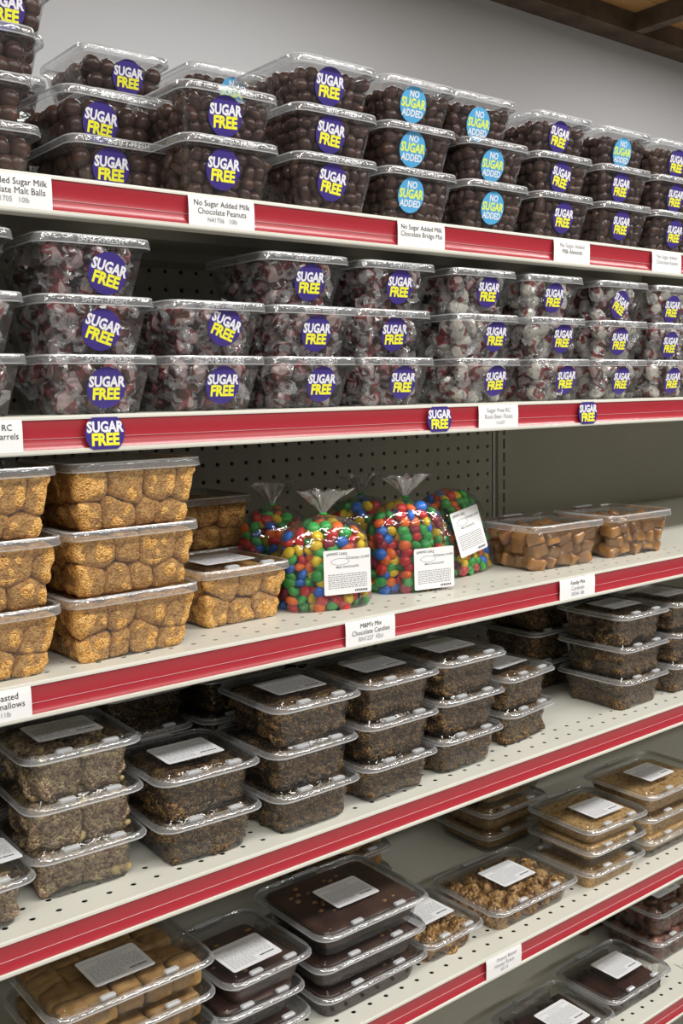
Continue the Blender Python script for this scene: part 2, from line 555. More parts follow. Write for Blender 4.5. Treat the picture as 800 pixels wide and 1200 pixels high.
def sticker(parent, kind, loc, tilt, roll, top=False):
    """round sticker with its lettering; local +z faces out of the wall it is stuck to"""
    o = bpy.data.objects.new('sticker', STK[kind])
    C.objects.link(o)
    if parent:
        o.parent = parent
        o.location = Vector(loc) * S
    else:
        o.location = loc
    R = Matrix.Rotation(tilt, 3, 'X') @ Matrix.Rotation(roll, 3, 'Z')
    o.rotation_euler = R.to_euler()
    if kind in 'PR':
        rows = (('SUGAR', 0.52, 'letter_white', 0.2, 0.022, 0.83), ('FREE', 0.58, 'letter_yellow', -0.24, 0.026, 0.88))
    else:
        rows = (('NO', 0.40, 'letter_white', 0.42, 0.010, 0.9), ('SUGAR', 0.52, 'letter_lime', 0.04, 0.02, 0.84), ('ADDED', 0.40, 'letter_white', -0.36, 0.010, 0.88))
    for s, size, mt, yy, bo, sx in rows:
        ob('lettering', text_mesh(s, size, mt, bo, sx), o, (0, yy, 0.018))
    return o


for (x, key, lab) in ((15.9, 'B', 'round purple sugar free sticker on the second rail, leftmost of three'),
                      (32.2, 'B', 'round purple sugar free sticker on the second rail, left of the price tag'),
                      (42.8, 'B', 'round purple sugar free sticker on the second rail, rightmost of three')):
    o = sticker(None, 'R', P(x, YF - 0.075, SHELF[key][0] - 0.66), PI / 2, 0)
    tag(o, lab, 'sticker', 'round stickers on the second rail')

# ------------------------------------------------------------------ tubs
_tm = {}


def tub_meshes(kind, W, D, H):
    key = (kind, round(W, 2), round(D, 2), round(H, 2))
    if key in _tm:
        return _tm[key]
    if kind == 'deli':        # straight deep tub, narrow band lid (recess lets the next one nest)
        rec = 0.33 if H > 2.15 and H < 2.3 else 0.07
        r = 0.62
        body = loft([rr(W - 1.3, D - 1.3, 0.4, 0.0), rr(W - 1.12, D - 1.12, 0.45, 0.08, 4, .035), rr(W - 0.40, D - 0.40, r - .1, H - 0.42, 4, .035),
                     rr(W - 0.34, D - 0.34, r - .1, H - 0.38), rr(W - 0.1, D - 0.1, r, H - 0.36), rr(W - 0.08, D - 0.08, r, H - 0.3)], True)
        rim = loft([rr(W - 0.02, D - .02, r, H - 0.35), rr(W + 0.03, D + .03, r, H - 0.31), rr(W - 0.03, D - .03, r, H - 0.07),
                    rr(W - 0.10, D - .10, r - .04, H - .01), rr(W - 0.42, D - .42, r - .15, H - 0.01)])
        lid = loft([rr(W - 0.42, D - .42, r - .15, H - 0.01), rr(W - 0.52, D - .52, r - .2, H - rec), rr(W - 0.7, D - .7, r - .2, H - rec)], False, True)
        topz = H - rec
    else:                     # shallow tub with a wide double flange and a raised lid
        r = 0.75
        hb = H - 0.36
        body = loft([rr(W - 1.5, D - 1.5, 0.5, 0.0), rr(W - 1.3, D - 1.3, 0.55, 0.07, 4, .04), rr(W - 0.72, D - 0.72, r - .1, hb, 4, .04),
                     rr(W - 0.6, D - 0.6, r - .1, hb + .02), rr(W - 0.06, D - 0.06, r, hb + 0.04)], True)
        rim = loft([rr(W - 0.08, D - .08, r, hb - .02), rr(W, D, r, hb), rr(W, D, r, hb + .06), rr(W - .10, D - .10, r, hb + .08),
                    rr(W - .2, D - .2, r, hb + .17), rr(W - .17, D - .17, r, hb + .20), rr(W - .21, D - .21, r, hb + .25)])
        lid = loft([rr(W - .21, D - .21, r, hb + .25), rr(W - .5, D - .5, r - .1, hb + .27), rr(W - .62, D - .62, r - .1, hb + .16), rr(W - .72, D - .72, r - .1, hb + .16),
                    rr(W - .9, D - .9, r - .15, H - .02), rr(W - 1.05, D - 1.05, r - .2, H)], False, True)
        topz = H
    a = mesh('tub_body', *body, 'clear_tub')
    b = mesh('lid', *lid, 'clear_lid', sharp=25)
    nr = len(rr(1, 1, .1, 0))
    c = mesh('lid_rim', *rim, ['clear_rim', 'bead_glint'], [q for q in ((1, 0, 1, 0) if kind == 'deli' else (1, 1, 0, 0, 1, 0)) for _ in range(nr)], sharp=50)
    _tm[key] = (a, b, c, topz)
    return _tm[key]


tab_me = mesh('tab', *loft([rr(0.62, 0.26, 0.05, 0, 2), rr(0.62, 0.26, 0.05, 0.09, 2), rr(0.5, 0.16, 0.05, 0.13, 2)], True, True), 'frosted_tab')
hinge_me = mesh('hinge_bar', *loft([rr(1.5, 0.14, 0.05, 0, 2), rr(1.5, 0.14, 0.05, 0.08, 2)], True, True), 'frosted_tab')
_rl = random.Random(5)


def label_print(w, d):
    parts = []
    y = d / 2 - 0.28
    row = 0
    while y > -d / 2 + 0.22:
        x = -w / 2 + 0.16
        end = w / 2 - 0.16
        if row in (1, 2):
            x, end = -0.55, 0.55
        if y < -d / 2 + 0.62:
            end = 0.1
        while x < end:
            l = _rl.uniform(0.06, 0.22)
            parts.append(box(x, min(x + l, end), y - 0.014, y + 0.014, 0, 0.004))
            x += l + 0.045
        y -= 0.085 if row > 2 else 0.13
        row += 1
    gv, gf = merge(*parts)
    blk = []
    for k in range(7):
        blk.append(box(w / 2 - 0.95 + 0.11 * k, w / 2 - 0.95 + 0.11 * k + _rl.uniform(.05, .1), -d / 2 + 0.36, -d / 2 + 0.45, 0, 0.005))
    bv, bf = merge(*blk)
    mi = [0] * len(gf) + [1] * len(bf)
    v, f = merge((gv, gf), (bv, bf))
    return mesh('fine_print', v, f, ['grey_ink', 'ink'], mi)


LW, LD = 2.6, 2.1
card_me = mesh('paper_label', *loft([rr(LW, LD, 0.12, 0, 3), rr(LW, LD, 0.12, 0.012, 3)], True, True), 'label_paper')
print_me = label_print(LW, LD)
NTH = ['first', 'second', 'third', 'fourth', 'fifth', 'sixth', 'seventh', 'eighth', 'ninth', 'tenth']
TUBS = []


def tub(kind, W, D, H, xl, yf, z, rot, label, group, stick=None, lab=None, tabs=False, hinge=False, emboss=False):
    root = bpy.data.objects.new('plastic_tub', None)
    C.objects.link(root)
    cx, cy = xl + W / 2, yf + D / 2
    root.location = P(cx, cy, z)
    root.rotation_euler = (0, 0, math.radians(rot))
    tag(root, label, 'tub', group)
    a, b, c, topz = tub_meshes(kind, W, D, H)
    ob('tub_body', a, root)
    lo = ob('lid', b, root)
    ob('lid_rim', c, lo)
    if emboss:
        tag(ob('embossing', text_mesh('SAFE-T-FRESH', .26, 'frosted_tab', 0.004, 1.1), lo, (0.1, -D / 2 - 0.012, H - 0.19), (PI / 2, 0, 0)), 'raised clear lettering on the lid edge')
    if tabs:
        zt = H - 0.16 if kind != 'deli' else H - 0.01
        yy = -D / 2 + (0.36 if kind != 'deli' else 0.22)
        for s in (-1, 1):
            ob('tab', tab_me, lo, (s * W * 0.19 + 0.15, yy, zt))
    if hinge:
        ob('hinge_bar', hinge_me, lo, (-0.1, D / 2 - 0.28, (H - 0.15) if kind != 'deli' else H))
        ob('hinge_bar', hinge_me, lo, (-0.1, D / 2 - 0.08, (H - 0.2) if kind != 'deli' else H - .02))
    if lab:
        l = ob('paper_label', card_me, root, (lab[0], lab[1], (H + 0.02 if kind == 'deli' else topz + 0.006)), (0, 0, math.radians(lab[2])))
        ob('fine_print', print_me, l, (0, 0, 0.012))
    if stick:
        k, sx, sz, ro = stick
        h0, d0, h1, d1 = 0.08, (D - 1.12) / 2, H - 0.42, (D - 0.40) / 2
        t = (sz - h0) / (h1 - h0)
        yy = -(d0 + (d1 - d0) * t) - 0.012
        til = math.atan2(d1 - d0, h1 - h0)
        sticker(root, k, (sx, yy, sz), PI / 2 + til, math.radians(ro))
    return root


# ------------------------------------------------------------------ sweets: prototypes as arrays
PROTO = {}


def ico(sub):
    bm = bmesh.new()
    bmesh.ops.create_icosphere(bm, subdivisions=sub, radius=1.0)
    v = np.array([tuple(x.co) for x in bm.verts])
    f = np.array([[q.index for q in t.verts] for t in bm.faces])
    bm.free()
    return v, f


def blob(sub, abc, p=2.0, amp=0.0, freq=1.0, seed=0):
    v, f = ico(sub)
    a = np.array(abc)
    q = np.abs(v / a) ** p
    r = q.sum(1) ** (-1 / p)
    v = v * r[:, None]
    if amp:
        for i in range(len(v)):
            n = noise.noise(Vector(v[i] * freq) + Vector((seed * 7.3, seed * 3.1, 0)))
            v[i] *= 1 + amp * n
    return v, f


def proto(kind, vf, mats, mi=None, smooth=True):
    v, f = vf[0], vf[1]
    me = mesh(kind, v.tolist(), [tuple(q) for q in f.tolist()], mats, mi, smooth)
    PROTO.setdefault(kind, []).append((me, v, f, mi if mi is not None else np.zeros(len(f), int), [mats] if isinstance(mats, str) else mats))


for s in range(3):
    proto('malt_ball', blob(2, (0.41, 0.40, 0.39), 2, 0.12, 1.5, s), 'chocolate')
    proto('chocolate_peanut', blob(2, (0.33 + 0.04 * s, 0.25, 0.24), 2, 0.35, 2.2, s + 4), 'chocolate')
    proto('chocolate_nugget', blob(2, (0.30, 0.27, 0.26 - 0.03 * s), 2.2, 0.4, 2.5, s + 9), 'chocolate')


def squashed_pieces(W, D, H, h, counts, seed):
    """soft pieces pressed against each other and the tub wall: cells of a random partition of the tub's inside, rounded off"""
    rg = random.Random(seed)
    nx, ny, nz = counts
    b, t, h1 = 1.12, 0.40, H - 0.42
    seeds = []
    for k in range(nz):
        for j in range(ny):
            for i in range(nx):
                u = (k + .5) / nz
                w, d = W - b + (b - t) * u - .2, D - b + (b - t) * u - .2
                off = 0.28 if (k + j) % 2 else -0.12
                seeds.append((i, j, k, Vector((((i + .5 + off * .6 + rg.uniform(-.26, .26)) / nx - .5) * w, ((j + .5 + rg.uniform(-.24, .24)) / ny - .5) * d,
                                               h * (u + rg.uniform(-.22, .22) / nz)))))
    out = []
    for (i, j, k, p) in seeds:
        bm = bmesh.new()
        w0, d0, w1, d1 = (W - b - .1) / 2, (D - b - .1) / 2, (W - b - .1 + (b - t) * h / h1) / 2, (D - b - .1 + (b - t) * h / h1) / 2
        vs = [bm.verts.new(c) for c in ((-w0, -d0, 0.03), (w0, -d0, 0.03), (w0, d0, 0.03), (-w0, d0, 0.03), (-w1, -d1, h), (w1, -d1, h), (w1, d1, h), (-w1, d1, h))]
        for q in ((0, 3, 2, 1), (4, 5, 6, 7), (0, 1, 5, 4), (1, 2, 6, 5), (2, 3, 7, 6), (3, 0, 4, 7)):
            bm.faces.new([vs[a] for a in q])
        for (_, _, _, o) in seeds:
            dv_ = o - p
            if dv_.length < 1e-6 or dv_.length > 3.0:
                continue
            r = bmesh.ops.bisect_plane(bm, geom=bm.verts[:] + bm.edges[:] + bm.faces[:], plane_co=(p + o) / 2 - dv_.normalized() * 0.028, plane_no=dv_, clear_outer=True)
            ed = [e for e in r['geom_cut'] if isinstance(e, bmesh.types.BMEdge)]
            if ed:
                bmesh.ops.edgenet_fill(bm, edges=ed)
        c = Vector((0, 0, 0))
        for v in bm.verts:
            c += v.co / len(bm.verts)
        bmesh.ops.triangulate(bm, faces=bm.faces[:])
        for _ in range(3):
            lg = [e for e in bm.edges if e.calc_length() > 0.24]
            if lg:
                bmesh.ops.subdivide_edges(bm, edges=lg, cuts=1)
                bmesh.ops.triangulate(bm, faces=bm.faces[:])
        for _ in range(4):
            bmesh.ops.smooth_vert(bm, verts=bm.verts[:], factor=0.5, use_axis_x=True, use_axis_y=True, use_axis_z=True)
        bm.normal_update()
        for v in bm.verts:
            v.co += v.normal * (0.035 + 0.10 * noise.noise(v.co * 2.3 + Vector((seed, i, j))) + 0.03 * noise.noise(v.co * 6.0))
        bm.verts.index_update()
        V = np.array([tuple(v.co - c) for v in bm.verts])
        F = np.array([[v.index for v in f.verts] for f in bm.faces])
        bm.free()
        proto('marshmallow', (V, F), 'toasted_coconut')
        out.append((len(PROTO['marshmallow']) - 1, i, j, k, c))
    return out


MARSH = {('L', v): squashed_pieces(5.5, 5.4, 2.5, 2.16, (4, 4, 2), 3 + v) for v in range(3)}
MARSH.update({('S', v): squashed_pieces(4.85, 4.75, 2.5, 2.16, (3, 4, 2), 13 + v) for v in range(2)})
for s in range(3):
    proto('caramel', blob(3, (0.50, 0.47, 0.36), 9, 0.05, 2, s), 'caramel')
for s in range(5):
    proto('toffee_piece', blob(4, (1.0, 0.9, 0.44), 7, 0.22, 2.2, s + 11), 'dark_crumb')
    nv, nf = blob(4, (0.92, 0.85, 0.78), 7, 0.3, 2.0, s + 21)
    rgn = random.Random(s)
    vs, fs, mi = [nv], [nf], [0] * len(nf)
    for k in range(16):
        c_ = nv[rgn.randrange(len(nv))] * 0.97
        b_, g_ = ico(2)
        fs.append(g_ + sum(len(x) for x in vs))
        vs.append(b_ * np.array([rgn.uniform(.1, .2), rgn.uniform(.1, .18), rgn.uniform(.1, .2)]) + c_)
        mi += [1] * len(g_)
    proto('nut_brittle_piece', (np.concatenate(vs), np.concatenate(fs)), ['nut_crumb', 'nut_pale'], np.array(mi))
    proto('peanut_cluster', blob(3, (0.62, 0.56, 0.46), 2.4, 0.5, 1.9, s + 31), 'amber_cluster')
    proto('chocolate_cluster', blob(3, (0.55, 0.5, 0.42), 2.4, 0.5, 1.9, s + 41), 'mixed_chocolate')
for s in range(3):
    proto('fudge_cube', blob(4, (0.60, 0.56, 0.48), 9, 0.14, 2.4, s + 3), 'fudge')
    proto('chocolate_bar', blob(4, (0.52, 1.75, 0.36), 9, 0.06, 2, s + 3), 'dark_chocolate')
for i_, (n_, c_) in enumerate(SHELL):
    proto('shelled_candy', blob(2, (0.315, 0.30, 0.18), 2.0), 'shell_' + n_)


def slab(kind, W, D, h, m, bumps, nutm, seed, amp=0.03):
    """slab cast in its tub: tapered sides, uneven top, nuts bedded in the top"""
    rg = random.Random(seed)
    rings = []
    for z, ins in ((-h / 2, 1.66), (-h / 2 + .08, 1.48), (-h / 6, 1.30), (h / 4, 1.12), (h / 2 - .1, 1.0), (h / 2 - .02, 1.12), (h / 2, 1.4)):
        rings.append(rr(W - ins, D - ins, 0.45, z, 6))
    for q in (0.72, 0.45, 0.2):
        rings.append([(x * q, y * q, z) for x, y, z in rings[6]])
    v, f = loft(rings, True, True)
    v = [(x + amp * noise.noise(Vector((x * 3, y * 3, z * 3 + seed))), y + amp * noise.noise(Vector((x * 3 + 9, y * 3, z * 3 + seed))),
          z + 2.2 * amp * noise.noise(Vector((x * 1.7, y * 1.7, seed)))) for x, y, z in v]
    tri = []
    for q in f:
        tri += [(q[0], q[a], q[a + 1]) for a in range(1, len(q) - 1)]
    parts_v, parts_f, mi = [np.array(v)], [np.array(tri)], [0] * len(tri)
    bv, bf = ico(1)
    n = len(v)
    for k in range(bumps):
        c = np.array([rg.uniform(-.33, .33) * W, rg.uniform(-.31, .31) * D, h / 2])
        r = rg.uniform(0.08, 0.15)
        parts_v.append(bv * np.array([r * 1.3, r, r * .7]) + c)
        parts_f.append(bf + n)
        n += len(bv)
        mi += [1] * len(bf)
    proto(kind, (np.concatenate(parts_v), np.concatenate(parts_f)), [m, nutm], np.array(mi), smooth=False)


slab('chocolate_slab', 6.9, 6.0, 1.02, 'brown_slab', 26, 'nut_tan', 1)
slab('chocolate_slab', 4.8, 5.4, 0.95, 'brown_slab', 14, 'nut_tan', 2)
slab('brittle_slab', 5.6, 5.2, 0.92, 'brittle', 30, 'nut_tan', 3)
slab('brittle_slab', 7.1, 5.4, 1.02, 'brittle', 40, 'nut_tan', 4)


def wrapped(seed, core):
    rg = random.Random(seed)
    v, f = blob(2, (0.50, 0.43, 0.35), 2.6, 0.15, 2, seed)
    V, F, mi = [list(v)], [f], [0] * len(f)
    V = v.tolist()
    F = f.tolist()
    # loose film pulled over the sweet and twisted into two crinkled ends
    n = 9
    for sgn in (-1, 1):
        rings = []
        for (x, r) in ((0.05, 0.45), (0.36, 0.36), (0.47, 0.10), (0.56, 0.24), (0.68, 0.34)):
            ring = []
            for k in range(n):
                a = 2 * PI * k / n + rg.uniform(-.2, .2)
                q = r * (0.7 + 0.6 * rg.random())
                ring.append(len(V))
                V.append([sgn * (x + rg.uniform(-.05, .05)), q * math.cos(a), q * math.sin(a) * 0.75])
            rings.append(ring)
        for a, b in zip(rings, rings[1:]):
            for k in range(n):
                F.append([a[k], a[(k + 1) % n], b[(k + 1) % n]])
                F.append([a[k], b[(k + 1) % n], b[k]])
                mi += [1, 1]
    proto('wrapped_candy', (np.array(V), np.array(F)), [core, 'wrapper_film'], np.array(mi), smooth=False)


for s in range(4):
    wrapped(s, 'candy_brown')
for s in range(3):
    wrapped(s + 10, 'candy_pale')

ITEMS = {}
BIG = ('marshmallow', 'caramel', 'toffee_piece', 'nut_brittle_piece', 'fudge_cube', 'peanut_cluster', 'chocolate_cluster', 'chocolate_bar')


def put(kind, idx, loc, rot, scale, label, group, score):
    ITEMS.setdefault(kind, []).append((score, idx % len(PROTO[kind]), loc, rot, scale, label, group))


def fill(kind, tubinfo, sp, zmax, idxs, label, group, scale=1.0, jit=0.12, spin='any', stagger=True, seed=0, inset=0.0, z0=0.1, deep=9):
    """stack sweets in a tub, layer on layer, wall to wall"""
    tk, W, D, H, xl, yf, z, rot = tubinfo
    rg = random.Random(int(xl * 97 + yf * 31 + z * 13) + seed)
    cx, cy = xl + W / 2, yf + D / 2
    ca, sa = math.cos(math.radians(rot)), math.sin(math.radians(rot))
    b, t = ((1.12, 0.40) if tk == 'deli' else (1.3, 0.72))
    h1 = H - (0.42 if tk == 'deli' else 0.36)
    nz = max(1, round((zmax - z0) / sp[2]))
    for k in range(nz):
        zz = z0 + (k + 0.5) * (zmax - z0) / nz
        u = min(1, zz / h1)
        hw = (W - b + (b - t) * u) / 2 - 0.05 - inset
        hd = (D - b + (b - t) * u) / 2 - 0.05 - inset
        nx = max(1, round(2 * hw / sp[0]))
        ny = max(1, round(2 * hd / sp[1]))
        for j in range(ny):
            for i in range(nx):
                fx = (i + 0.5) / nx
                fy = (j + 0.5) / ny
                lx = -hw + 2 * hw * fx + rg.uniform(-1, 1) * jit * sp[0]
                ly = -hd + 2 * hd * fy + rg.uniform(-1, 1) * jit * sp[1]
                sx, sy = sp[0] * 0.5 * 0.98, sp[1] * 0.5 * 0.98
                if stagger and (j + k) % 2:
                    lx += sp[0] * 0.22
                if 'slab' in kind:
                    lx, ly, sx, sy = 0.0, 0.0, 9, 9
                lx = max(-hw + sx, min(hw - sx, lx)) if hw > sx else 0.0
                ly = max(-hd + sy, min(hd - sy, ly)) if hd > sy else 0.0
                lz = zz + rg.uniform(-1, 1) * jit * 0.6 * sp[2]
                if 'slab' in kind:
                    e = (0, 0, math.radians(rot))
                elif spin == 'any':
                    e = (rg.uniform(0, 6.28), rg.uniform(0, 6.28), rg.uniform(0, 6.28))
                elif spin == 'flat':
                    e = (rg.uniform(-.12, .12) + PI * rg.randint(0, 1), rg.uniform(-.12, .12), rg.uniform(-.16, .16) + PI * rg.randint(0, 1) + math.radians(rot))
                elif spin == 'tumble':
                    e = (PI / 2 * rg.randint(0, 3) * 2 + rg.uniform(-.4, .4), rg.uniform(-.4, .4), PI / 2 * rg.randint(0, 3) + rg.uniform(-.45, .45))
                else:
                    e = (rg.uniform(-.5, .5), rg.uniform(-.5, .5), rg.uniform(0, 6.28))
                wx, wy = cx + ca * lx - sa * ly, cy + sa * lx + ca * ly
                dist = math.sqrt(wx * wx + wy * wy + (z + lz) ** 2)
                hidden = (min(j, 2) * 12 if i > 0 else min(j, 4) * 3)
                if z < -12 and k == nz - 1:
                    hidden = min(hidden, 6)
                lb = label
                if kind in BIG and nx * ny * nz > 1:
                    w0, pl = label.split('|')
                    lw = '' if nz == 1 else ({0: 'lower', nz - 1: 'upper'}.get(k, 'middle') + ' layer ')
                    rw = {0: 'front', ny - 1: 'back'}.get(j, NTH[j])
                    lb = '%s, %s%s row %s from left, %s' % (w0, lw, rw, NTH[i], pl)
                else:
                    lb = label.replace('|', ', ')
                put(kind, rg.choice(idxs), (wx, wy, z + lz), e, scale * (1.0 if 'slab' in kind else rg.uniform(0.93, 1.07)), lb, group, dist + hidden)


def where(nth, layer, n, shelf, beh=False):
    if n == 1:
        s = ''
    else:
        s = {0: 'bottom', n - 1: 'top'}.get(layer, 'middle' if n == 3 else ('second' if layer == 1 else 'third')) + ' of '
    return '%sthe %s stack%s, %s shelf' % (s, NTH[nth], ' back' if beh else '', shelf) if n > 1 else 'at the %s place, %s shelf' % (NTH[nth], shelf)


# ---- top shelf: dark chocolate sweets
A = SHELF['A'][0]
W_, D_, H_ = 4.45, 4.9, 2.2
STICKN = {'P': 'purple sugar free sticker', 'C': 'blue no sugar added sticker', None: 'no sticker showing'}


def top_stack(nth, xl, yf, content, layers, pitch=1.87, name='', place=''):
    for k, (dx, dy, rot, st) in enumerate(layers):
        n = len(layers)
        z = A + pitch * k
        pos = {0: 'bottom', n - 1: 'top'}.get(k, 'middle' if n == 3 else ('second' if k == 1 else 'third'))
        sk = st[0] if st else None
        lab = 'clear tub of chocolate %s, %s, %s of %s' % (name, {'P': 'purple sticker', 'C': 'blue sticker', None: 'plain'}[sk], pos, place)
        tub('deli', W_, D_, H_, xl + dx, yf + dy, z, rot, lab, 'chocolate tubs on the top shelf', stick=st, emboss=bool(st))
        info = ('deli', W_, D_, H_, xl + dx, yf + dy, z, rot)
        one = 'chocolate %s in the %s tub of %s' % (name.rstrip('s') if not name.endswith('mix') else 'mix piece', pos, place)
        if content == 'malt_ball':
            fill('malt_ball', info, (0.74, 0.74, 0.62), 1.75, [0, 1, 2], 'round ' + one, 'malt balls in %s tub of %s' % (pos, place), jit=0.1, inset=0.03)
        else:
            fill(content, info, (0.53, 0.5, 0.40), 1.78, [0, 1, 2], 'small ' + one, 'sweets in %s tub of %s' % (pos, place), jit=0.16, inset=0.08)


top_stack(0, 10.9, 35.7, 'malt_ball', [(0, 0, 0, None), (-.25, 0, 0, None), (0, 0, 0, None), (.75, .1, 0, ('P', .35, 1.1, 0))], 1.66, 'malt balls', 'first stack, top shelf')
top_stack(0, 13.35, 40.7, 'malt_ball', [(0, 0, 0, None), (0, 0, 0, None), (0, 0, 0, None), (0, 0, 0, None)], 1.63, 'malt balls', 'stack behind the first, top shelf')
top_stack(1, 16.3, 35.8, 'malt_ball', [(0, 0, 0, ('P', -.5, 1.12, 0)), (-.4, 0.2, 6, ('P', -.6, 1.05, -4))], 1.72, 'malt balls', 'second stack, top shelf')
top_stack(1, 20.0, 42.0, 'malt_ball', [(0, 0, 0, None), (0, 0, 0, None), (0, 0, 0, None), (-.2, 0, 0, ('P', .1, 1.1, 0))], 1.83, 'malt balls', 'stack behind the second, top shelf')
top_stack(2, 19.6, 33.35, 'chocolate_peanut', [(0, 0, 0, ('P', -.39, 1.05, 0)), (0, 0, 0, ('P', -.24, 1.15, 3))], name='peanuts', place='third stack, top shelf')
top_stack(2, 24.8, 41.4, 'chocolate_peanut', [(0, 0, 0, None), (0, 0, 0, None), (0, 0, 0, None), (0, 0, 0, ('C', .2, 1.1, 0))], 1.82, 'peanuts', 'stack behind the third, top shelf')
top_stack(3, 24.7, 33.35, 'chocolate_peanut', [(0, 0, 0, ('P', -.28, 1.16, -6)), (0, 0, 0, ('P', -.32, 1.18, -4)), (0, 0, 0, ('P', -.32, 1.18, 0))], name='peanuts', place='fourth stack, top shelf')
top_stack(4, 29.4, 33.35, 'chocolate_nugget', [(0, 0, 0, ('C', -.6, 1.1, 0)), (-.05, 0, 0, ('C', -.45, 1.18, 0)), (-.05, 0, 0, ('C', -.38, 1.18, 0))], name='bridge mix', place='fifth stack, top shelf')
top_stack(5, 34.25, 33.35, 'chocolate_nugget', [(0, 0, 0, ('C', -.29, 1.05, 0)), (0, 0, 0, ('C', -.29, 1.1, 0)), (-.9, 0, 0, ('C', -.3, .95, 0))], name='bridge mix', place='sixth stack, top shelf')
top_stack(6, 39.2, 33.35, 'chocolate_peanut', [(0, 0, 0, ('P', -.12, 1.06, 0)), (-.1, 0, 0, ('P', -.24, 1.11, -8)), (-.2, 0, 0, ('P', -.29, 1.15, -6))], name='almonds', place='seventh stack, top shelf')
top_stack(7, 44.2, 33.35, 'chocolate_peanut', [(0, 0, 0, ('P', -.42, 1.09, 0)), (-.1, 0, 0, ('P', -.4, 1.15, 0)), (-.15, 0, 0, ('C', -.24, 1.05, 0))], name='almonds', place='eighth stack, top shelf')
top_stack(8, 48.8, 33.35, 'chocolate_nugget', [(0, 0, 0, ('P', -.15, 1.04, 0)), (0, 0, 0, ('P', -.14, 1.1, 0)), (-.1, 0, 0, ('P', .06, 1.09, 0))], name='raisins', place='ninth stack, top shelf')
top_stack(9, 53.9, 33.35, 'chocolate_nugget', [(0, 0, 0, ('P', 0, 1.04, 0)), (0, 0, 0, ('P', 0, 1.1, 0))], name='raisins', place='last stack, top shelf')

# ---- second shelf: wrapped sweets
B = SHELF['B'][0]
BS = [(9.0, [(0, None), (0, None), (-.25, None)], 0),
      (13.95, [(0, (.14, .93, 0)), (-.05, (.1, .92, -17)), (-.1, (.49, .85, -14))], 0),
      (18.75, [(0, (.2, .98, 0)), (.1, (.26, 1.15, -20))], 0),
      (23.4, [(0, (.38, .97, 0)), (.1, (.06, .99, 0)), (-.3, (.17, .99, 0))], 0),
      (28.0, [(0, (.32, 1.01, 0)), (-.2, (.04, 1.05, 2)), (.1, (.08, 1.06, 0))], 0),
      (33.8, [(0, (.5, 1.04, 3)), (-.1, (.6, 1.1, 0)), (-.3, (.3, 1.1, 0))], 1),
      (39.2, [(0, (.34, 1.05, 2)), (-.4, (.45, 1.08, 0)), (-.6, (-.04, 1.03, 0))], 1),
      (44.2, [(0, (-.01, .98, 0)), (0, (-.21, 1.02, 0)), (0, (-.18, .9, -24))], 1),
      (49.2, [(0, (-.23, .95, 3)), (0, (-.5, .9, 0)), (0, (-.37, .85, 0))], 1),
      (54.2, [(0, (0, 1, 0)), (0, (0, 1, 0))], 1)]
for i, (xl, layers, pale) in enumerate(BS):
    n = len(layers)
    for k, (dx, st) in enumerate(layers):
        pos = {0: 'bottom', n - 1: 'top'}.get(k, 'middle')
        z = B + 2.05 * k
        tl = '' if not st or abs(st[2]) < 10 else ', tilted sticker'
        tub('deli', 4.5, 4.9, 2.1, xl + dx, 33.5, z, 0,
            'clear tub of %s wrapped candies%s, %s of %s stack, second shelf' % ('pale' if pale else 'dark red', tl, pos, NTH[i]),
            'wrapped candy tubs on the second shelf', stick=('P', *st) if st else None, emboss=bool(st))
        fill('wrapped_candy', ('deli', 4.5, 4.9, 2.1, xl + dx, 33.5, z, 0), (1.02, 0.95, 0.64), 1.78,
             [4, 5, 6, 1] if pale else [0, 1, 2, 3],
             '%s candy in clear twist wrapper, %s tub, %s stack, second shelf' % ('pale' if pale else 'dark red', pos, NTH[i]),
             'wrapped candies in %s tub of %s stack' % (pos, NTH[i]), jit=0.16, spin='any', inset=0.17)

# ---- third shelf: toasted marshmallows, caramels
Cz = SHELF['C'][0]


def marsh(xl, yf, W, D, layers, place, front=True):
    n = len(layers)
    for k, (dx, dy, rot, lb) in enumerate(layers):
        z = Cz + 2.43 * k
        pos = {0: 'bottom', n - 1: 'top'}.get(k, 'middle') + ' of ' if n > 1 else ''
        tub('deli', W, D, 2.5, xl + dx, yf + dy, z, rot, 'clear tub of toasted coconut marshmallows, %s%s' % (pos, place),
            'marshmallow tubs on the third shelf', lab=lb, tabs=bool(lb))
        th = math.radians(rot)
        ca, sa = math.cos(th), math.sin(th)
        var = ('L', int(xl + k * 1.0) % 3) if W > 5 else ('S', k % 2)
        sx, sy = (W / 5.5, D / 5.4) if W > 5 else (W / 4.85, D / 4.75)
        for (idx, i, j, kk, c) in MARSH[var]:
            lx, ly = c.x * sx, c.y * sy
            wx, wy = xl + dx + W / 2 + ca * lx - sa * ly, yf + dy + D / 2 + sa * lx + ca * ly
            dist = math.sqrt(wx * wx + wy * wy + (z + c.z) ** 2)
            put('marshmallow', idx, (wx, wy, z + c.z), (0, 0, th), min(sx, sy),
                'golden marshmallow, %s layer %s row %s from left, %s%s' % (('lower', 'upper')[kk], ('front', 'second', 'third', 'back')[j], NTH[i], pos, place),
                'marshmallows, %s%s' % (pos, place), dist + (min(j, 2) * 12 if i else min(j, 4) * 3))


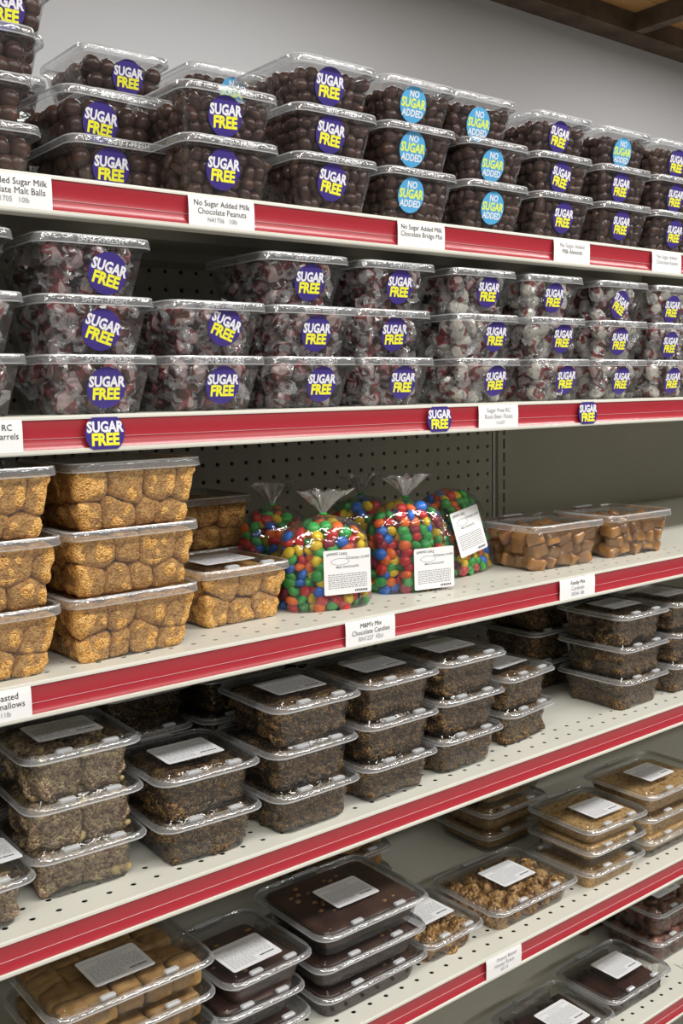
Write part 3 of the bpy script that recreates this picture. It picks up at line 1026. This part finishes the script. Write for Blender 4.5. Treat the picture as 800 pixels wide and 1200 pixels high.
marsh(8.75, 33.4, 5.5, 5.4, [(0, 0, 0, None), (.15, 0, -2, None), (.05, 0, 0, None)], 'cut stack, third shelf')
marsh(14.45, 33.7, 5.5, 5.4, [(0, 0, 1.5, None), (.1, 0, 1, None), (.3, 0, 0, None)], 'second stack, third shelf')
marsh(20.75, 35.4, 4.8, 4.7, [(0, 0, 2.5, (0.1, 0.15, 0))], 'single tub with lid label')
marsh(22.1, 40.6, 4.9, 4.8, [(0, 0, 0, None), (0.1, 0, 0, None)], 'stack behind labelled tub')
marsh(15.2, 40.2, 5.3, 5.2, [(0, 0, 0, None), (0, 0, 0, None)], 'stack behind second')
marsh(9.2, 40.0, 5.3, 5.2, [(0, 0, 0, None), (0, 0, 0, None)], 'stack behind cut stack')
for i, (xl, yf, rot, lab) in enumerate(((40.75, 34.7, -3, 'left of the two'), (47.1, 34.6, -2, 'right of the two'))):
    tub('deli', 5.8, 4.7, 2.5, xl, yf, Cz, rot, 'clear tub of wrapped caramel squares, %s, third shelf' % lab, 'caramel tubs on the third shelf',
        hinge=True)
    fill('caramel', ('deli', 5.8, 4.7, 2.5, xl, yf, Cz, rot), (1.0, 0.95, 0.72), 2.0, [0, 1, 2],
         'caramel square|%s caramel tubs' % lab, 'caramels in the tub %s' % lab, jit=0.12, spin='semi')


# ---- bags of shelled sweets
def bag(cx, cy, w, d, h, rot, lean, label, lab_pos, neck=True, seed=0, lab_rot=0, place='', big=1.0):
    rg = random.Random(seed)
    root = bpy.data.objects.new('candy_bag', None)
    C.objects.link(root)
    root.location = P(cx, cy, Cz)
    root.rotation_euler = Euler((math.radians(lean), 0, math.radians(rot)))
    tag(root, label, 'bag', 'bags of shelled candies on the third shelf')
    n = 40

    def half(v):      # v in 0..1 up the body: half width and half depth
        if v < 0.08:
            k = 0.90 + 0.10 * math.sin(v / 0.08 * PI / 2)
        elif v < 0.70:
            k = 1.0 - 0.08 * (v - 0.08)
        else:
            q = (v - 0.70) / 0.30
            k = 0.95 * math.sqrt(max(0.0, 1 - 0.985 * q * q)) ** 1.0
        dk = 1.0 if v < 0.45 else 1.0 - 0.55 * (v - 0.45)
        return w / 2 * max(k, 0.055), d / 2 * max(k * dk, 0.085)

    def ring(hw, hd, z, rip=0.0, ph=0.0, p=3.2):
        o = []
        for i in range(n):
            a = 2 * PI * i / n
            ca, sa = math.cos(a), math.sin(a)
            r = (abs(ca) ** p + abs(sa) ** p) ** (-1 / p)
            q = 1 + rip * math.sin(a * 9 + ph) + rip * 0.6 * math.sin(a * 14 - ph)
            o.append((hw * r * ca * q, hd * r * sa * q, z))
        return o
    rings = []
    for k in range(15):
        v = k / 14
        hw, hd = half(v)
        rings.append(ring(hw, hd, v * h + 0.01, 0.0 if v < .7 else 0.03 * (v - .7) / .3, seed))
    ob('bag_film', mesh('bag_film', *loft(rings, True), 'bag_film', smooth=True), root)
    if neck:
        rr2 = []
        for k, (z, r, rip) in enumerate(((0, .11, .1), (.12, .11, .12), (.3, .22, .22), (.6, .42, .3), (.9, .62, .34), (1.08, .74, .38))):
            rg2 = ring(r * 1.35, r * 0.6, h + z, rip, seed + 0.3 * k, 2.0)
            rr2.append([(x + 0.06 * z, y, zz + rg.uniform(-.10, .10) * z) for x, y, zz in rg2])
        ob('gathered_top', mesh('gathered_top', *loft(rr2), 'bag_plume', smooth=True), root)
        tv = []
        for q in range(10):
            a = q * 2 * PI / 10
            tv.append([((0.15 + 0.045 * math.cos(b)) * math.cos(a), (0.15 + 0.045 * math.cos(b)) * math.sin(a), h + .06 + 0.05 * math.sin(b)) for b in (0, 1.57, 3.14, 4.71)])
        V = [p for r in tv for p in r]
        F = [(i * 4 + j, i * 4 + (j + 1) % 4, ((i + 1) % 10) * 4 + (j + 1) % 4, ((i + 1) % 10) * 4 + j) for i in range(10) for j in range(4)]
        tag(ob('twist_tie', mesh('twist_tie', V, F, 'shell_green'), root), 'green twist tie')
    if lab_pos:
        lx, lz = lab_pos
        hd = half(lz / h)[1]
        lw, lh = 2.3, 2.0
        l = ob('paper_label', mesh('paper_label', *loft([rr(lw, lh, .08, 0, 3), rr(lw, lh, .08, .012, 3)], True, True), 'white_card'), root,
               (lx, -hd - 0.08, lz), (PI / 2 - 0.03, math.radians(lab_rot), 0))
        l.scale = (big, big, 1)
        ob('lettering', text_mesh('SPRING LAKE', .17, 'ink', 0.003, 1.0, (0.09, 2.0, 0.0)), l, (-0.5, 0.74, 0.014))
        ob('lettering', text_mesh('COUNTRY STORE', .14, 'ink', 0.003, 1.0, (-0.08, 2.0, 0.0)), l, (0.52, 0.66, 0.014))
        ob('lettering', text_mesh('MILK CHOCOLATE', .13, 'ink', 0.003), l, (0.0, 0.22, 0.014))
        ov = [(0.45 * math.cos(a * PI / 12) - .35, 0.16 * math.sin(a * PI / 12) + .47, .014) for a in range(24)]
        iv = [(0.42 * math.cos(a * PI / 12) - .35, 0.135 * math.sin(a * PI / 12) + .47, .014) for a in range(24)]
        ob('oval_emblem', mesh('oval_emblem', ov + iv, [(a, (a + 1) % 24, 24 + (a + 1) % 24, 24 + a) for a in range(24)], 'grey_ink'), l)
        ob('fine_print', bag_print, l, (0, -0.4, 0.013))
    # sweets packed against the film
    R = root.rotation_euler.to_matrix()
    z, lay = 0.17, 0
    while z < h * 0.93:
        hw, hd = half(z / h)
        hw -= 0.24
        hd -= 0.25
        if hw > 0.2 and hd > 0.1:
            ny = max(2, round(2 * hd / 0.46))
            for j in range(ny):
                y = -hd + 2 * hd * j / (ny - 1)
                hx = hw * (1 - 0.75 * abs(y / (hd + .05)) ** 4)
                nx = max(2, round(2 * hx / 0.47))
                for i in range(nx):
                    x = -hx + 2 * hx * (i + (0.25 if (lay + j) % 2 else -0.0)) / (nx - 1 + 0.25)
                    xx, yy, zz = x + rg.uniform(-.05, .05), y + rg.uniform(-.03, .03), z + rg.uniform(-.06, .06)
                    wv = R @ Vector((xx, yy, zz)) + Vector((cx, cy, Cz))
                    out = Vector((x / (hw + .1) * abs(x / (hw + .1)), y / (hd + .1) * 1.2, 0.6 if z > h * .7 else 0.0))
                    out = R @ (out + Vector((rg.uniform(-.7, .7), rg.uniform(-.5, .5), rg.uniform(-.7, .7))))
                    e = out.to_track_quat('Z', 'Y').to_euler()
                    front = 0 if j == 0 else (2.0 if (i == 0 or z > h * 0.75) else 14.0 * min(j, 2))
                    ci = rg.choice((0, 0, 1, 1, 2, 2, 2, 3, 3, 4, 4, 5))
                    put('shelled_candy', ci, tuple(wv), tuple(e), rg.uniform(.94, 1.06),
                        '%s shelled candy %s' % (SHELL[ci][0], place), 'shelled candies %s' % place, wv.length + front)
        z += 0.355
        lay += 1


def micro(w, d, rows):
    parts = []
    for r in range(rows):
        y = d / 2 - d * (r + .5) / rows
        x = -w / 2
        while x < w / 2:
            l = _rl.uniform(.05, .2)
            parts.append(box(x, min(x + l, w / 2), y - d / rows * .25, y + d / rows * .25, 0, .003))
            x += l + .04
    gv, gf = merge(*parts)
    blk = [box(w / 2 - .6 + .09 * k, w / 2 - .6 + .09 * k + .06, -d / 2 - .18, -d / 2 - .08, 0, .003) for k in range(7)]
    blk += [box(-w / 2 + .3 * k, -w / 2 + .3 * k + .18, -d / 2 - .38, -d / 2 - .34, 0, .003) for k in range(6)]
    bv, bf = merge(*blk)
    v, f = merge((gv, gf), (bv, bf))
    return mesh('fine_print', v, f, ['grey_ink', 'ink'], [0] * len(gf) + [1] * len(bf))


bag_print = micro(1.9, 0.68, 8)
bag(27.85, 36.3, 4.35, 2.6, 4.2, -14, 0, 'full clear bag of shelled candies with white label, leftmost of front bags', (.55, 1.75), seed=1,
    place='in the leftmost front bag')
bag(33.35, 36.85, 4.1, 2.7, 4.5, -10, 0, 'full clear bag of shelled candies with low label, middle of front bags', (.75, 1.15), seed=2,
    place='in the middle front bag')
bag(38.3, 38.0, 5.3, 2.4, 4.6, 12, -12, 'leaning clear bag of shelled candies with large white label, right of bags', (-.3, 2.15), neck=False, seed=3, lab_rot=-6, big=1.18,
    place='in the leaning right bag')
bag(27.9, 40.4, 4.0, 2.5, 4.3, 0, 0, 'clear bag of shelled candies standing behind the leftmost front bag', None, seed=4, place='in the left back bag')
bag(34.0, 41.0, 4.4, 2.5, 4.3, 0, 0, 'clear bag of shelled candies standing behind the middle front bag', None, seed=5, place='in the right back bag')

# ---- fourth shelf: toffee and nut brittle
Dz = SHELF['D'][0]


def flat_stack(z0, pitch, H, xl, yf, W, D, layers, kind, sp, zmax, idxs, what, one, place, group, lbl=True, jit=0.06, spin='flat', scale=1.0, zz0=0.08, inset=0.04):
    n = len(layers)
    for k, (dx, dy, rot) in enumerate(layers):
        z = z0 + pitch * k
        pos = ({0: 'bottom', n - 1: 'top'}.get(k, 'middle' if n == 3 else ('second' if k == 1 else 'third')) + ' of ') if n > 1 else ''
        top = k == n - 1
        tub('flat', W, D, H, xl + dx, yf + dy, z, rot, 'shallow clear tub of %s, %s%s' % (what, pos, place), group,
            lab=(lbl if isinstance(lbl, tuple) else (0.0, -0.1, 0)) if (top and lbl) else None, tabs=True, hinge=top)
        fill(kind, ('flat', W, D, H, xl + dx, yf + dy, z, rot), sp, zmax, idxs, '%s|%s%s' % (one, pos, place), '%s pieces, %s%s' % (one, pos, place),
             scale=scale, jit=jit, spin=spin, stagger=False, z0=zz0, inset=inset)


GD = 'toffee tubs on the fourth shelf'
TF = ('toffee_piece', (1.85, 1.7, 0.8), 1.62, list(range(5)), 'dark crumb-coated toffee', 'toffee piece')
NB = ('nut_brittle_piece', (1.85, 1.7, 1.5), 1.6, list(range(5)), 'pale nut brittle', 'brittle chunk')
flat_stack(Dz, 1.9, 2.05, 8.1, 33.5, 4.8, 5.2, [(0, 0, 0)], *NB, 'cut tub, fourth shelf', GD, lbl=(1.0, -0.1, 0))
flat_stack(Dz, 1.9, 2.05, 12.95, 34.3, 4.8, 5.2, [(0, 0, -2), (-.05, 0, -2), (-.1, 0, -2)], *NB, 'second stack, fourth shelf', GD)
flat_stack(Dz, 1.9, 2.05, 17.9, 33.6, 4.8, 5.2, [(0, 0, -3), (-.05, 0, -2)], *TF, 'third stack, fourth shelf', GD)
flat_stack(Dz, 1.9, 2.05, 22.8, 33.2, 4.8, 5.2, [(0, 0, 1), (-.05, 0, 0), (.15, 0, -1)], *TF, 'fourth stack, fourth shelf', GD)
flat_stack(Dz, 1.9, 2.05, 27.75, 33.4, 4.8, 5.2, [(0, 0, 1), (.1, 0, 0), (.15, 0, 0)], *TF, 'fifth stack, fourth shelf', GD)
flat_stack(Dz, 1.9, 2.05, 32.65, 33.7, 4.8, 5.2, [(0, 0, 1), (.1, 0, 0), (.2, 0, 0)], *TF, 'sixth stack, fourth shelf', GD)
flat_stack(Dz, 1.9, 2.05, 37.9, 34.5, 4.5, 5.2, [(0, 0, 7), (0, 0, 6)], *TF, 'seventh stack, fourth shelf', GD)
flat_stack(Dz, 1.9, 2.05, 47.35, 34.0, 4.9, 5.2, [(0, 0, 1), (0, 0, 1), (-.1, 0, -1)], *TF, 'eighth stack, fourth shelf', GD)
flat_stack(Dz, 1.9, 2.05, 52.5, 34.0, 4.9, 5.2, [(0, 0, 0), (0, 0, 0), (-.1, 0, 0)], *TF, 'ninth stack, fourth shelf', GD)
for (xl, yf, n, w) in ((8.2, 39.2, 2, 'first'), (13.1, 40.0, 3, 'second'), (18.0, 39.4, 3, 'third'), (22.9, 39.0, 3, 'fourth'), (27.9, 39.1, 3, 'fifth'),
                       (46.5, 39.9, 3, 'eighth'), (52.4, 39.7, 4, 'ninth')):
    flat_stack(Dz, 1.9, 2.05, xl, yf, 4.8, 5.2, [(0.05 * k, 0, 0) for k in range(n)], *TF, 'stack behind %s, fourth shelf' % w, GD, lbl=False)

# ---- fifth shelf: fudge, chocolate, clusters, brittle
Ez = SHELF['E'][0]
GE = 'shallow tubs on the fifth shelf'
BR = ('brittle_slab', (9, 9, 9), 1.0)
flat_stack(Ez, 1.45, 1.45, 13.2, 34.2, 7.3, 5.8, [(0, 0, 0), (.05, 0, 0), (0, 0, 0), (0, 0, 0)], 'fudge_cube', (1.2, 1.12, 0.95), 1.05, [0, 1, 2], 'tan fudge cubes', 'tan fudge cube',
           'first stack, fifth shelf', GE, lbl=(-.1, -.85, 0), jit=0.1)
flat_stack(Ez, 1.36, 1.4, 20.65, 34.3, 4.8, 5.4, [(0, 0, 0), (-.3, 0, 0), (.1, 0, 2)], 'chocolate_slab', (9, 9, 9), 0.95, [1], 'dark chocolate bark', 'dark chocolate bark slab',
           'second stack, fifth shelf', GE, lbl=(-.35, -.95, 0))
flat_stack(Ez, 1.48, 1.5, 25.65, 34.2, 6.9, 6.0, [(0, 0, 1), (-.1, 0, 0), (.1, 0, 0)], 'chocolate_slab', (9, 9, 9), 1.05, [0], 'nutty dark chocolate slab', 'large dark chocolate slab with nuts',
           'third stack, fifth shelf', GE, lbl=(0.05, -.3, 0))
flat_stack(Ez, 1.45, 1.5, 32.3, 34.5, 4.5, 5.2, [(0, 0, 2)], 'peanut_cluster', (1.15, 1.05, 0.5), 0.95, list(range(5)), 'small amber nut clusters', 'amber nut cluster',
           'half hidden tub, fifth shelf', GE, lbl=(0, 0, 0), spin='any', jit=.15)
flat_stack(Ez, 1.45, 1.55, 37.25, 34.3, 7.0, 5.4, [(0, 0, 0)], 'peanut_cluster', (1.15, 1.05, 0.5), 1.0, list(range(5)), 'large amber nut clusters', 'amber nut cluster',
           'single tub above price tag', GE, lbl=(0.25, 0.1, 0), spin='any', jit=.15)
flat_stack(Ez, 1.25, 1.35, 44.75, 34.1, 5.6, 5.2, [(0, 0, 0), (.05, 0, 0), (.1, 0, -2)], *BR, [0], 'golden peanut brittle', 'golden peanut brittle slab', 'small stack, fifth shelf', GE,
           lbl=(0.1, -.55, 0))
flat_stack(Ez, 1.42, 1.5, 50.45, 34.2, 7.1, 5.4, [(0, 0, 0), (-.05, 0, 0), (0, 0, 0)], *BR, [1], 'golden peanut brittle', 'broad golden peanut brittle slab', 'large right stack, fifth shelf', GE,
           lbl=(-.2, -.2, 0))
flat_stack(Ez, 1.42, 1.5, 43.6, 41.0, 6.0, 5.4, [(0, 0, 0), (0, 0, 0), (0, 0, 0), (0, 0, 0)], 'brittle_slab', (9, 9, 9), 0.98, [0], 'peanut brittle', 'peanut brittle slab', 'back stack, fifth shelf', GE, lbl=False)
flat_stack(Ez, 1.42, 1.5, 31.6, 42.0, 5.5, 5.4, [(0, 0, 0), (0, 0, 0), (0, 0, 0)], 'fudge_cube', (1.2, 1.12, 0.95), 1.05, [0, 1, 2], 'tan fudge cubes', 'tan fudge cube',
           'back left, fifth shelf', GE, lbl=False)

# ---- lowest shelf in view
Fz = SHELF['F'][0]
GF = 'dark chocolate tubs on the lowest shelf'
for (xl, yf, w, lb) in ((47.5, 34.5, 'lone right tub', (0.3, 0.0, 0)), (40.9, 33.9, 'lone left tub', (0.1, -.6, 0))):
    flat_stack(Fz, 1.7, 1.7, xl, yf, 6.4, 4.8, [(0, 0, 0)], 'chocolate_bar', (1.08, 9, 0.75), 1.15, [0, 1, 2], 'dark chocolate bars', 'dark chocolate bar', w + ', sixth shelf', GF,
               lbl=lb, jit=.03)
flat_stack(Fz, 2.0, 2.0, 54.5, 36.2, 6.5, 5.0, [(0, 0, 0), (0, 0, 0)], 'chocolate_cluster', (1.0, .95, .6), 1.5, list(range(5)), 'mixed chocolate clusters', 'chocolate cluster',
           'right edge, sixth shelf', GF, spin='any', jit=.15)
flat_stack(Fz, 2.0, 2.0, 53.8, 41.6, 6.5, 5.0, [(0, 0, 0), (0, 0, 0)], 'chocolate_cluster', (1.0, .95, .6), 1.5, list(range(5)), 'mixed chocolate clusters', 'chocolate cluster',
           'back right, sixth shelf', GF, lbl=False, spin='any', jit=.15)

# ------------------------------------------------------------------ link the sweets: nearest visible ones singly, the rest of each kind joined
CAT = {'malt_ball': ('candy', 110), 'chocolate_peanut': ('candy', 190), 'chocolate_nugget': ('candy', 90), 'wrapped_candy': ('candy', 300),
       'marshmallow': ('marshmallow', 260), 'caramel': ('caramel', 150), 'shelled_candy': ('candy', 300), 'toffee_piece': ('toffee', 240),
       'nut_brittle_piece': ('brittle', 60), 'peanut_cluster': ('cluster', 90), 'chocolate_cluster': ('cluster', 60), 'fudge_cube': ('fudge', 100),
       'chocolate_bar': ('chocolate', 40), 'chocolate_slab': ('chocolate', 20), 'brittle_slab': ('brittle', 20)}
RESTLAB = {'malt_ball': 'remaining malt balls deeper inside the top shelf tubs', 'chocolate_peanut': 'remaining chocolate peanuts deeper inside the top shelf tubs',
           'chocolate_nugget': 'remaining small chocolates deeper inside the top shelf tubs', 'wrapped_candy': 'remaining wrapped candies deeper inside the second shelf tubs',
           'shelled_candy': 'remaining shelled candies deeper inside the clear bags'}
for kind, items in ITEMS.items():
    items.sort(key=lambda t: t[0])
    cat, lim = CAT[kind]
    for (score, idx, loc, rot, sc, label, group) in items[:lim]:
        o = bpy.data.objects.new(kind, PROTO[kind][idx][0])
        C.objects.link(o)
        o.location = P(*loc)
        o.rotation_euler = rot
        o.scale = (sc, sc, sc)
        tag(o, label, cat, group)
    rest = items[lim:]
    if not rest:
        continue
    mats, VV, FF, MI, off = [], [], [], [], 0
    for (score, idx, loc, rot, sc, label, group) in rest:
        me, v, f, mi, ms = PROTO[kind][idx]
        R = np.array(Euler(rot).to_matrix())
        VV.append((v @ R.T) * sc + np.array(loc))
        FF.append(f + off)
        off += len(v)
        for m in ms:
            if m not in mats:
                mats.append(m)
        MI.append(np.array([mats.index(m) for m in ms])[mi])
    V = np.concatenate(VV) * S
    F = np.concatenate(FF).astype(np.int32)
    me = bpy.data.meshes.new(kind + '_pile')
    me.vertices.add(len(V))
    me.vertices.foreach_set('co', V.astype(np.float32).ravel())
    me.loops.add(F.size)
    me.loops.foreach_set('vertex_index', F.ravel())
    me.polygons.add(len(F))
    me.polygons.foreach_set('loop_start', np.arange(0, F.size, 3, dtype=np.int32))
    me.polygons.foreach_set('material_index', np.concatenate(MI).astype(np.int32))
    me.polygons.foreach_set('use_smooth', [kind != 'wrapped_candy'] * len(F))
    for m in mats:
        me.materials.append(M[m])
    me.update(calc_edges=True)
    o = ob(kind + '_pile', me, world_loc=P(0, 0, 0))
    tag(o, RESTLAB.get(kind, 'remaining %s pieces deeper inside the tubs' % kind.replace('_', ' ')), cat, kind='stuff')
print('TRIS', sum(len(m.polygons) for m in bpy.data.meshes), 'OBJ', len(scene.objects))
